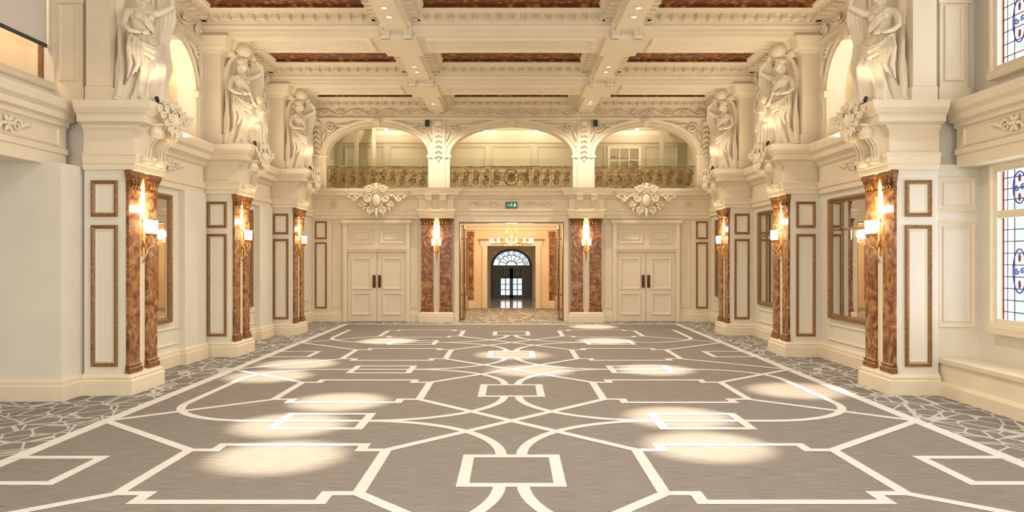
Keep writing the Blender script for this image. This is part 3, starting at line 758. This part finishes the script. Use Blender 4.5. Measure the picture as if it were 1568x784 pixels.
for i in range(14):
    a = 2 * pi * i / 14; x, y = .72 * math.cos(a), cy + .72 * math.sin(a)
    b.tube([(0, cy, cz + .08), (.35 * math.cos(a), cy + .35 * math.sin(a), cz - .05), (x, y, cz)], .008, BRASS, 5)
    b.lathe([(.012, 0), (.04, .02), (.012, .03)], (x, y, cz), BRASS, 8)
    b.lathe([(.028, .03), (.036, .06), (.036, .15), (.02, .19), (.004, .2)], (x, y, cz), BULB, 8)
    if i % 2: b.tube([(0, cy, cz + .8), (.4 * math.cos(a), cy + .4 * math.sin(a), cz + .06)], .005, BRASS, 4)
    b.ell((x, y, cz - .05), (.014, .014, .035), GLASS, 6, 5)
b.build('chandelier')

# ------------------------------------------------------------------ mirrors
def mirror(G, y0, y1, div):
    b = MB(G); b.at(planeM((-XW, 0, 0), (0, 1, 0), (0, 0, 1)))
    b.frame(y0, y1, .80, 3.07, .10, .07, GILT); b.box(y0 + .08, y1 - .08, .88, 2.99, 0, .02, MIRR)
    if div:
        for t in (.25, .75): x = y0 + (y1 - y0) * t; b.box(x - .02, x + .02, .88, 2.99, .02, .04, GILT)
        b.box(y0 + .08, y1 - .08, 2.45, 2.49, .02, .04, GILT)
    b.at(); b.build('gilt_mirror')
mirror(None, 12.0, 13.4, False); mirror(None, 16.2, 17.6, False)
mirror(MIR, 12.1, 14.35, True); mirror(MIR, 16.2, 18.45, True); mirror(MIR, 20.3, 22.3, False)

# ------------------------------------------------------------------ windows
def window(x, y0, y1, z0, z1, zt, name, stained=True):
    b = MB(); b.at(planeM((x, 0, 0), (0, -1, 0), (0, 0, 1)))
    a, c = -y1, -y0
    b.frame(a - .08, c + .08, z0 - .08, z1 + .08, .14, .08, CREAM)
    b.box(a, c, z0 - .14, z0 - .04, -.1, .14, CREAM)
    n = max(2, round((c - a) / .75)); w = (c - a) / n
    for i in range(n + 1): u = a + i * w; b.box(u - .035, u + .035, z0, z1, -.1, -.0, CREAM)
    if zt: b.box(a, c, zt - .05, zt + .05, -.1, .02, CREAM)
    b.box(a, c, z0, z1, -.08, -.075, GLASS)
    for i in range(n):
        u0, u1 = a + i * w + .035, a + (i + 1) * w - .035; um = (u0 + u1) / 2
        for zz0, zz1 in (((z0, zt - .05), (zt + .05, z1)) if zt else ((z0, z1),)):
            for t in (.14, .35, .65, .86): u = u0 + (u1 - u0) * t; b.box(u - .006, u + .006, zz0, zz1, -.074, -.066, LEAD)
            k = max(2, round((zz1 - zz0) / .17))
            for j in range(1, k): z = zz0 + (zz1 - zz0) * j / k; b.box(u0, u1, z - .006, z + .006, -.074, -.066, LEAD)
            if stained:
                zm = (zz0 + zz1) / 2; h = min(.3, (zz1 - zz0) * .36)
                pts = [(um + .13 * math.cos(t * pi / 10), zm + h * math.sin(t * pi / 10), -.068) for t in range(21)]
                b.tube(pts, .010, BLUE, 5)
                for q in (-1, 1):
                    scroll(b, um + q * .06, zm, .05, 0, 1.2, q, .010, .007, BLUE, z=-.068, n=10, seg=5)
                    b.ell((um, zm + q * h * .6, -.068), (.03, .06, .006), REDG, 8, 5)
                b.box(u0, u0 + .025, zz0, zz1, -.073, -.067, REDG)
    b.at(); return b.build(name)
wi = 2
for yc, hw in ((8.95, 1.5), (4.9, 1.7), (.6, 1.7)):
    window(6.75, yc - hw, yc + hw, 1.05, 3.2, 2.55, 'window_%d' % wi); wi += 1
    window(6.75, yc - hw, yc + hw, 4.55, 6.4, 5.8, 'window_%d' % wi); wi += 1
for c in BAYS: window(7.4, c + .5 - .6, c + .5 + .6, 4.5, 6.1, 0, 'window_%d' % wi, False); wi += 1
b = MB(MIR)
b.mold(-6.75, -6.14, -3, 10.83, [(0, .07), (.16, .07), (.18, .04), (.2, .0), (.44, 0), (.46, .04), (.52, .05)], CREAM, (0, 1, 0, 0))
b.build('window_seat')
for yc, hw in ((9.4, 1.45), (5.2, 1.6), (1, 1.6)):
    b = MB(); b.at(planeM((-6.6, 0, 0), (0, 1, 0), (0, 0, 1)))
    b.frame(yc - hw - .06, yc + hw + .06, 4.35, 6.74, .12, .06, CREAM)
    for u in (yc - hw, yc, yc + hw): b.box(u - .03, u + .03, 4.4, 6.7, -.22, -.16, GILT)
    b.box(yc - hw, yc + hw, 4.4, 6.7, -.2, -.195, GLASS); b.at(); b.build('window_%d' % wi); wi += 1
    b = MB(); b.at(planeM((-6.6, 0, 0), (0, 1, 0), (0, 0, 1)))
    b.box(yc - hw + .03, yc + hw - .03, 5.03, 6.6, -.10, -.095, BLIND); b.tube([(yc - hw + .03, 6.62, -.1), (yc + hw - .03, 6.62, -.1)], .04, BLIND, 10)
    b.box(yc - hw + .03, yc + hw - .03, 4.98, 5.03, -.11, -.085, LEAD); b.at(); b.build('roller_blind')

# ------------------------------------------------------------------ lights helpers & sconces
def lightobj(name, typ, loc, en, col, parent=None, **kw):
    l = bpy.data.lights.new(name, typ); l.energy = en; l.color = col
    for k, v in kw.items():
        if k not in ('rot', 'target'): setattr(l, k, v)
    o = bpy.data.objects.new(name, l); COL.objects.link(o); o.location = loc
    if 'target' in kw:
        d = Vector(kw['target']) - Vector(loc); o.rotation_euler = d.to_track_quat('-Z', 'Y').to_euler()
    if parent: o.parent = parent; o.location = Vector(loc) - parent.location
    return o
WARM = (1.0, .70, .40); WARM2 = (1.0, .88, .72)
def sconce(o, u, G=None):
    b = MB(G); M = planeM(o, u, (0, 0, 1)); b.at(M)
    b.ell((0, -.1, .01), (.045, .22, .025), BRASS, 10, 10); b.ell((0, -.34, .02), (.018, .05, .018), BRASS, 8, 6)
    b.ell((0, .16, .02), (.02, .05, .02), BRASS, 8, 6)
    for q in (-1, 1):
        pts = [(0, -.2, .03), (q * .03, -.28, .09), (q * .08, -.22, .16), (q * .10, -.08, .16)]
        b.tube(pts, .014, BRASS, 6)
        b.tube([(q * .10, -.09, .16), (q * .10, -.06, .16), (q * .10, -.05, .16)], [.02, .045, .05], BRASS, 10)
        b.tube([(q * .10, -.05, .16), (q * .10, .0, .16), (q * .10, .15, .16)], [.036, .044, .047], SHADE, 12)
    b.tube([(0, -.12, .03), (0, -.3, .1), (0, -.42, .06), (0, -.48, .03)], .014, BRASS, 6)
    b.at(); ob = b.build('brass_sconce')
    p = (M if G is None else G @ M) @ Vector((0, .32, .12))
    lightobj('sconce_lamp', 'POINT', p, 27, WARM, ob, shadow_soft_size=.035)
    return ob
for y in PY:
    sconce((-5.5, y + .5, 2.36), (0, 1, 0)); sconce((-5.5, y + .5, 2.36), (0, 1, 0), MIR)
for x in (-2.27, 2.27): sconce((x, YB - .14, 2.36), (1, 0, 0))

# ------------------------------------------------------------------ statues
def statue_mesh(child):
    b = MB(); mt = STAT
    rings = []; N = 110
    def smooth(t, pts):
        for i in range(len(pts) - 1):
            if t <= pts[i + 1][0]:
                k = (t - pts[i][0]) / (pts[i + 1][0] - pts[i][0]); k = k * k * (3 - 2 * k)
                return pts[i][1] + (pts[i + 1][1] - pts[i][1]) * k
        return pts[-1][1]
    for j in range(50):
        t = j / 49; z = t * 1.16
        a = smooth(t, [(0, .34), (.15, .29), (.5, .25), (.78, .235), (1, .145)]); c = smooth(t, [(0, .27), (.15, .23), (.5, .20), (.8, .18), (1, .115)])
        A = smooth(t, [(0, .28), (.5, .22), (.85, .12), (1, .04)])
        cx = .07 * math.sin(pi * t) ; ring = []
        for i in range(N):
            th = 2 * pi * i / N + .5 * t
            f = .65 * math.sin(6 * th + 2.4 * t) + .45 * math.sin(11 * th - 3.5 * t + 1) + .18 * math.sin(19 * th + 5 * t)
            f = f if f > 0 else f * 1.25
            r = 1 + A * f
            x = cx + a * r * math.cos(th); y = c * r * math.sin(th)
            tt = (2 * pi * i / N + .5 * t) % (2 * pi)
            k = math.exp(-((t - .48) / .16) ** 2) * math.exp(-((tt - (1.5 * pi + .35)) / .5) ** 2)
            y -= .13 * k; x += .03 * k
            ring.append((x, y, z))
        rings.append(ring)
    b.loft(rings, mt)
    tr = [(1.08, .15, .12), (1.16, .145, .112), (1.26, .155, .115), (1.36, .175, .125), (1.44, .185, .115), (1.50, .165, .095), (1.55, .09, .07), (1.58, .055, .055)]
    b.loft([[(a * math.cos(2 * pi * i / 32) * (1 + .03 * math.sin(9 * i / 5)), c * math.sin(2 * pi * i / 32), z) for i in range(32)] for z, a, c in tr], mt)
    for q in (-1, 1): b.ell((q * .08, -.10, 1.37), (.07, .065, .07), mt)
    b.tube([(0, 0, 1.52), (.01, -.01, 1.60), (.015, -.02, 1.68)], [.06, .05, .05], mt, 12)
    R = Matrix.Rotation(-.25, 3, 'Y') @ Matrix.Rotation(.25, 3, 'X'); hc = Vector((.02, -.05, 1.735))
    def H(p): return hc + R @ Vector(p)
    b.ell(hc, (.085, .105, .125), mt, 20, 14, R)
    b.ell(H((0, -.045, -.06)), (.055, .05, .055), mt, 12, 8, R)
    b.tube([H((0, -.09, .03)), H((0, -.125, -.02)), H((0, -.10, -.035))], [.012, .022, .012], mt, 8)
    b.ell(H((0, -.102, -.06)), (.026, .014, .010), mt, 8, 6, R); b.ell(H((0, -.09, -.095)), (.02, .02, .018), mt, 8, 6, R)
    for q in (-1, 1):
        b.ell(H((q * .033, -.094, .032)), (.024, .013, .010), mt, 8, 6, R); b.ell(H((q * .034, -.09, .005)), (.015, .01, .009), mt, 8, 6, R)
        b.ell(H((q * .088, 0, -.01)), (.012, .02, .03), mt, 8, 6, R)
    for i in range(18):
        a = i * 2 * pi / 18
        b.tube([H((.08 * math.cos(a), .03 - .085 * abs(math.sin(a)) if math.sin(a) < 0 else .03 + .09 * math.sin(a), .055)), H((.10 * math.cos(a + .2), .035 + .07 * math.sin(a + .2), .11)), H((.05 * math.cos(a + .5), .04 + .05 * math.sin(a + .5), .15))], [.02, .028, .02], mt, 6)
    b.ell(H((0, .13, .05)), (.065, .065, .06), mt)
    for q in (-1, 1): b.tube([H((q * .085, .02, .02)), H((q * .11, .03, -.08)), H((q * .09, -.01, -.19))], [.022, .028, .014], mt, 6)
    def hand(w, d, up):
        w = Vector(w); d = Vector(d).normalized(); up = Vector(up).normalized(); s = d.cross(up)
        b.ell(w + d * .045, (.034, .034, .04), mt, 8, 6)
        for k in range(4):
            o = w + d * .07 + s * (k - 1.5) * .02; l = (.06, .07, .066, .05)[k]
            b.tube([o, o + d * l * .5, o + d * l * .85 - up * .02], [.011, .010, .008], mt, 6)
        b.tube([w + s * -.03 + d * .02, w - s * .05 + d * .05, w - s * .045 + d * .08], [.012, .011, .008], mt, 6)
    b.tube([(.15, 0, 1.48), (.22, -.0, 1.50), (.32, -.04, 1.56), (.41, -.08, 1.63), (.40, -.08, 1.72), (.33, -.06, 1.82), (.29, -.05, 1.87)], [.06, .062, .052, .045, .043, .035, .025], mt, 12)
    hand((.28, -.05, 1.88), (-.5, -.1, .6), (0, -1, .2))
    b.tube([(-.15, 0, 1.47), (-.21, -.02, 1.42), (-.26, -.07, 1.31), (-.28, -.12, 1.18), (-.22, -.19, 1.10), (-.14, -.23, 1.08), (-.08, -.24, 1.08)], [.058, .062, .052, .045, .042, .034, .026], mt, 12)
    hand((-.08, -.24, 1.08), (1, -.1, .1), (0, -1, 0))
    for x in (-.1, .12): b.tube([(x, -.12, .04), (x + .01, -.24, .04), (x + .015, -.34, .025)], [.045, .042, .02], mt, 8)
    for k in range(4):
        o = k * .052
        b.tube([(.21 - .01 * k, .08, 1.04 - o), (.245, -.08, .98 - o), (.10, -.22 - .015 * (k % 2), .86 - o), (-.06, -.245, .90 - o * .8), (-.19, -.15, 1.03 - o * .6), (-.2, .02, 1.1 - o * .4)], [.02, .030, .034, .034, .030, .022], mt, 8)
    for k in range(4):
        x = -.22 + k * .06
        b.tube([(x, -.19, 1.0), (x - .04, -.26, .8), (x - .01 + .04 * math.sin(k * 2), -.28, .55), (x - .06, -.31, .30 + .06 * k)], [.020, .030, .036, .012], mt, 7)
    for k in range(3):
        b.tube([(-.16, .05, 1.50 - k * .02), (-.12, -.10, 1.48 - k * .045), (.0, -.17, 1.36 - k * .05), (.12, -.14, 1.22 - k * .04), (.17, -.02, 1.14 - k * .03)], [.018, .022, .025, .022, .018], mt, 7)
    for k in range(5):
        u = k / 4
        b.tube([(.26 - .05 * u, .02 + .02 * u, 1.90 + .05 * u), (.44 - .17 * u, .03 + .08 * u, 1.82), (.47 - .22 * u, .05 + .10 * u, 1.45), (.38 - .18 * u + .04 * math.sin(3 * k), .10, 1.05), (.43 - .22 * u, .12, .62), (.34 - .14 * u, .12, .3), (.43 - .22 * u, .08, .03)], [.028, .042, .044, .04, .046, .04, .05], mt, 8)
        b.tube([(.27, .0 + .02 * k, 1.88 + .02 * u), (.14, .02 + .03 * k, 1.97 + .012 * k), (-.06, .03 + .03 * k, 1.99), (-.22, .05 + .03 * k, 1.83 - .02 * u), (-.31 - .05 * math.sin(k * 1.7), .08, 1.5), (-.26 - .04 * math.cos(2 * k), .10, 1.2)], [.028, .034, .036, .040, .042, .035], mt, 8)
        b.tube([(-.21 - .02 * k, .10, 1.25), (-.24 - .02 * k, .10 - .04 * k, .9), (-.28 - .015 * k + .04 * math.sin(k * 2), .08 - .04 * k, .5), (-.33 + .03 * math.cos(k), .06 - .04 * k, .04)], [.032, .038, .04, .048], mt, 8)
    if child:
        c = Vector((.30, -.22, .0))
        def C(x, y, z): return c + Vector((x, y, z))
        b.tube([C(0, .05, .5), C(.0, 0, .6), C(0, -.01, .75), C(-.01, 0, .86), C(-.01, 0, .9)], [.09, .105, .10, .07, .04], mt, 14)
        b.ell(C(-.02, -.01, .98), (.075, .085, .09), mt, 14, 10); b.ell(C(-.03, -.09, .97), (.013, .015, .014), mt, 6, 5)
        for i in range(14):
            a = i * 2.4; b.ell(C(-.02 + .065 * math.cos(a), .01 + .06 * math.sin(a), 1.02 + .03 * (i % 3) * .6), (.028, .028, .025), mt, 6, 5)
        b.tube([C(-.08, 0, .84), C(-.15, -.04, .92), C(-.2, -.02, 1.05)], [.035, .032, .025], mt, 8); hand(C(-.2, -.02, 1.05), (-.2, 0, 1), (0, -1, 0))
        b.tube([C(.08, 0, .84), C(.14, -.06, .75), C(.05, -.13, .70)], [.035, .033, .024], mt, 8); hand(C(.05, -.13, .70), (-1, -.2, 0), (0, -1, 0))
        for q in (-1, 1):
            b.tube([C(q * .05, 0, .52), C(q * .07, -.08, .42), C(q * .06, -.03, .24), C(q * .06, -.02, .07)], [.065, .06, .045, .03], mt, 10)
            b.tube([C(q * .06, -.02, .05), C(q * .07, -.1, .03)], [.032, .025], mt, 8)
    tmp = bpy.data.objects.new('tmp', b.mesh('tmp', Vector((0, 0, 0)))); COL.objects.link(tmp)
    r = tmp.modifiers.new('r', 'REMESH'); r.mode = 'VOXEL'; r.voxel_size = .008; r.use_smooth_shade = True
    s = tmp.modifiers.new('s', 'SMOOTH'); s.iterations = 1; s.factor = .5
    bpy.context.view_layer.update(); dg = bpy.context.evaluated_depsgraph_get()
    me = bpy.data.meshes.new_from_object(tmp.evaluated_get(dg)); me.name = 'caryatid'
    bpy.data.objects.remove(tmp)
    for p in me.polygons: p.use_smooth = True
    if not me.materials: me.materials.append(STAT)
    return me
SM = [statue_mesh(False), statue_mesh(True)]
for i, y in enumerate(PY):
    for s in (-1, 1):
        o = bpy.data.objects.new('caryatid_statue', SM[1 if i == 1 else 0]); COL.objects.link(o)
        o.location = (s * 5.47, y + .48, LED + .088); k = .92
        o.scale = (k * 1.06 * (1 if s < 0 else -1), k * 1.06, k); o.rotation_euler = (0, 0, (math.radians(40) if s < 0 else -math.radians(40)))
        b = MB(); lx = s * 5.06; ly = y + .10; lz = LED
        b.lathe([(.035, 0), (.035, .02), (.015, .03), (.015, .05)], (lx, ly, lz), BLACK, 10)
        b.tube([(lx - s * .0, ly, lz + .05), (lx + s * .03, ly + .02, lz + .10)], [.025, .03], BLACK, 10)
        f = b.build('ledge_uplight')
        lightobj('uplight_lamp', 'SPOT', (lx + s * .02, ly + .01, lz + .15), 15, (1, .78, .50), f, target=(s * 5.45, y + .4, 5.9), spot_size=1.5, spot_blend=1.0, shadow_soft_size=.03)

# ------------------------------------------------------------------ downlights
def downlight(x, y, z, tx, ty, en=5200, size=.245, blend=.8):
    b = MB(); b.lathe([(.075, -.0), (.075, -.012), (.05, -.014), (.05, -.004)], (x, y, z), CREAM, 16); b.lathe([(.048, -.004), (.048, -.006)], (x, y, z), BULB, 16)
    f = b.build('ceiling_downlight')
    lightobj('downlight_lamp', 'SPOT', (x, y, z - .03), en, (1, .86, .63) if size < 1 else WARM2, f, target=(tx, ty, 0), spot_size=size, spot_blend=blend, shadow_soft_size=.05)
T = [(-2.25, 17.4, -2.9, 17.6), (2.25, 17.4, 2.2, 17.6), (-2.25, 13.3, -3.9, 13.8), (2.25, 13.3, 2.5, 13.1), (-2.25, 12.2, -4.0, 12.4), (2.25, 12.2, .36, 13.0),
     (-2.25, 16.3, 0, 15.1), (-2.25, 9.9, -2.33, 10.2), (2.25, 9.1, 2.05, 9.2), (-2.25, 8.6, -2.6, 8.8), (2.25, 8.2, 2.04, 7.8), (2.25, 10.2, 4.2, 11.05), (-2.25, 7.95, -2.3, 7.4),
     (2.25, 21.3, 2.3, 21.2)]
for x, y, tx, ty in T: downlight(x, y, 6.38, tx, ty)
for x in (-2.25, 2.25):
    for y in (.2, 4.6, 8.9, 13.8, 17.9, 21.6): 
        downlight(x, y, 6.38, x * 1.1, y, 380, 2.6, .8)
for s in (-1, 1):
    for yc in (5.0, 13.2, 17.3, 21.4):
        L = 7 if yc == 5.0 else 2.6
        lightobj('ledge_fill_strip', 'AREA', (s * (5.95 if yc > 6 else 6.35), yc, LED + .02), 48 if yc > 6 else 150, (1, .86, .66), None, shape='RECTANGLE', size=.08, size_y=L, target=(s * 4.6, yc, 7))  # unseen strips added on the ledges to brighten ceiling and upper walls
    for c in BAYS:
        lightobj('passage_lamp', 'POINT', (s * 6.9, c, 6.2), 34 if s < 0 else 15, WARM, None, shadow_soft_size=.06)
for x in (-4.25, 4.25, -.88, .88):
    b = MB(); b.lathe([(.03, .0), (.03, -.04), (.06, -.06), (.07, -.11), (.06, -.115)], (x, 25.5, 6.4), CREAM, 12); b.ell((x, 25.5, 6.27), (.07, .07, .04), BULB, 10, 5); f = b.build('ceiling_spotlight')
    lightobj('gallery_lamp', 'POINT', (x, 25.3, 6.12), 50, (1, .85, .64), f, shadow_soft_size=.05)
lightobj('chandelier_lamp', 'POINT', (0, 26.0, 2.75), 250, (1, .76, .49), None, shadow_soft_size=.15)
lightobj('lobby_lamp', 'POINT', (0, 24.6, 3.2), 75, (1, .76, .49), None, shadow_soft_size=.1)
lightobj('entrance_lamp', 'POINT', (0, 32, 2.5), 25, WARM2, None, shadow_soft_size=.1)
lightobj('side_room_lamp', 'POINT', (-7.4, 9.3, 6.4), 150, (1, .76, .48), None, shadow_soft_size=.1)
for yc in (8.95, 4.9, .6):
    for zc_, h in ((2.1, 2.1), (5.5, 1.8)):
        lightobj('window_fill_light', 'AREA', (7.6, yc, zc_), 140, (.97, .98, 1), None, shape='RECTANGLE', size=3.2, size_y=h, target=(0, yc, zc_ - .6))
for x in (-4, 0, 4):
    lightobj('window_fill_light', 'AREA', (x, -3.8, 3.6), 230, (1, .96, .90), None, shape='RECTANGLE', size=2.4, size_y=4.8, target=(x * .8, 10, 3.4))  # added fill outside the front windows, for faces turned to the camera

# ------------------------------------------------------------------ world, camera, colour
w = bpy.data.worlds.new('World'); sc.world = w; w.use_nodes = True
w.node_tree.nodes['Background'].inputs[0].default_value = (.92, .96, 1.0, 1); w.node_tree.nodes['Background'].inputs[1].default_value = 1.2
cam = bpy.data.cameras.new('camera'); co = bpy.data.objects.new('camera', cam); COL.objects.link(co)
cam.sensor_width = 36; cam.lens = 36 * 1150 / 1568; cam.shift_y = 2 / 1568; cam.shift_x = .0006; cam.clip_end = 200
co.location = (0, 0, 1.96); co.rotation_euler = (pi / 2, 0, 0)
sc.camera = co
sc.view_settings.view_transform = 'Standard'
sc.view_settings.look = 'None'
sc.view_settings.exposure = 0.0
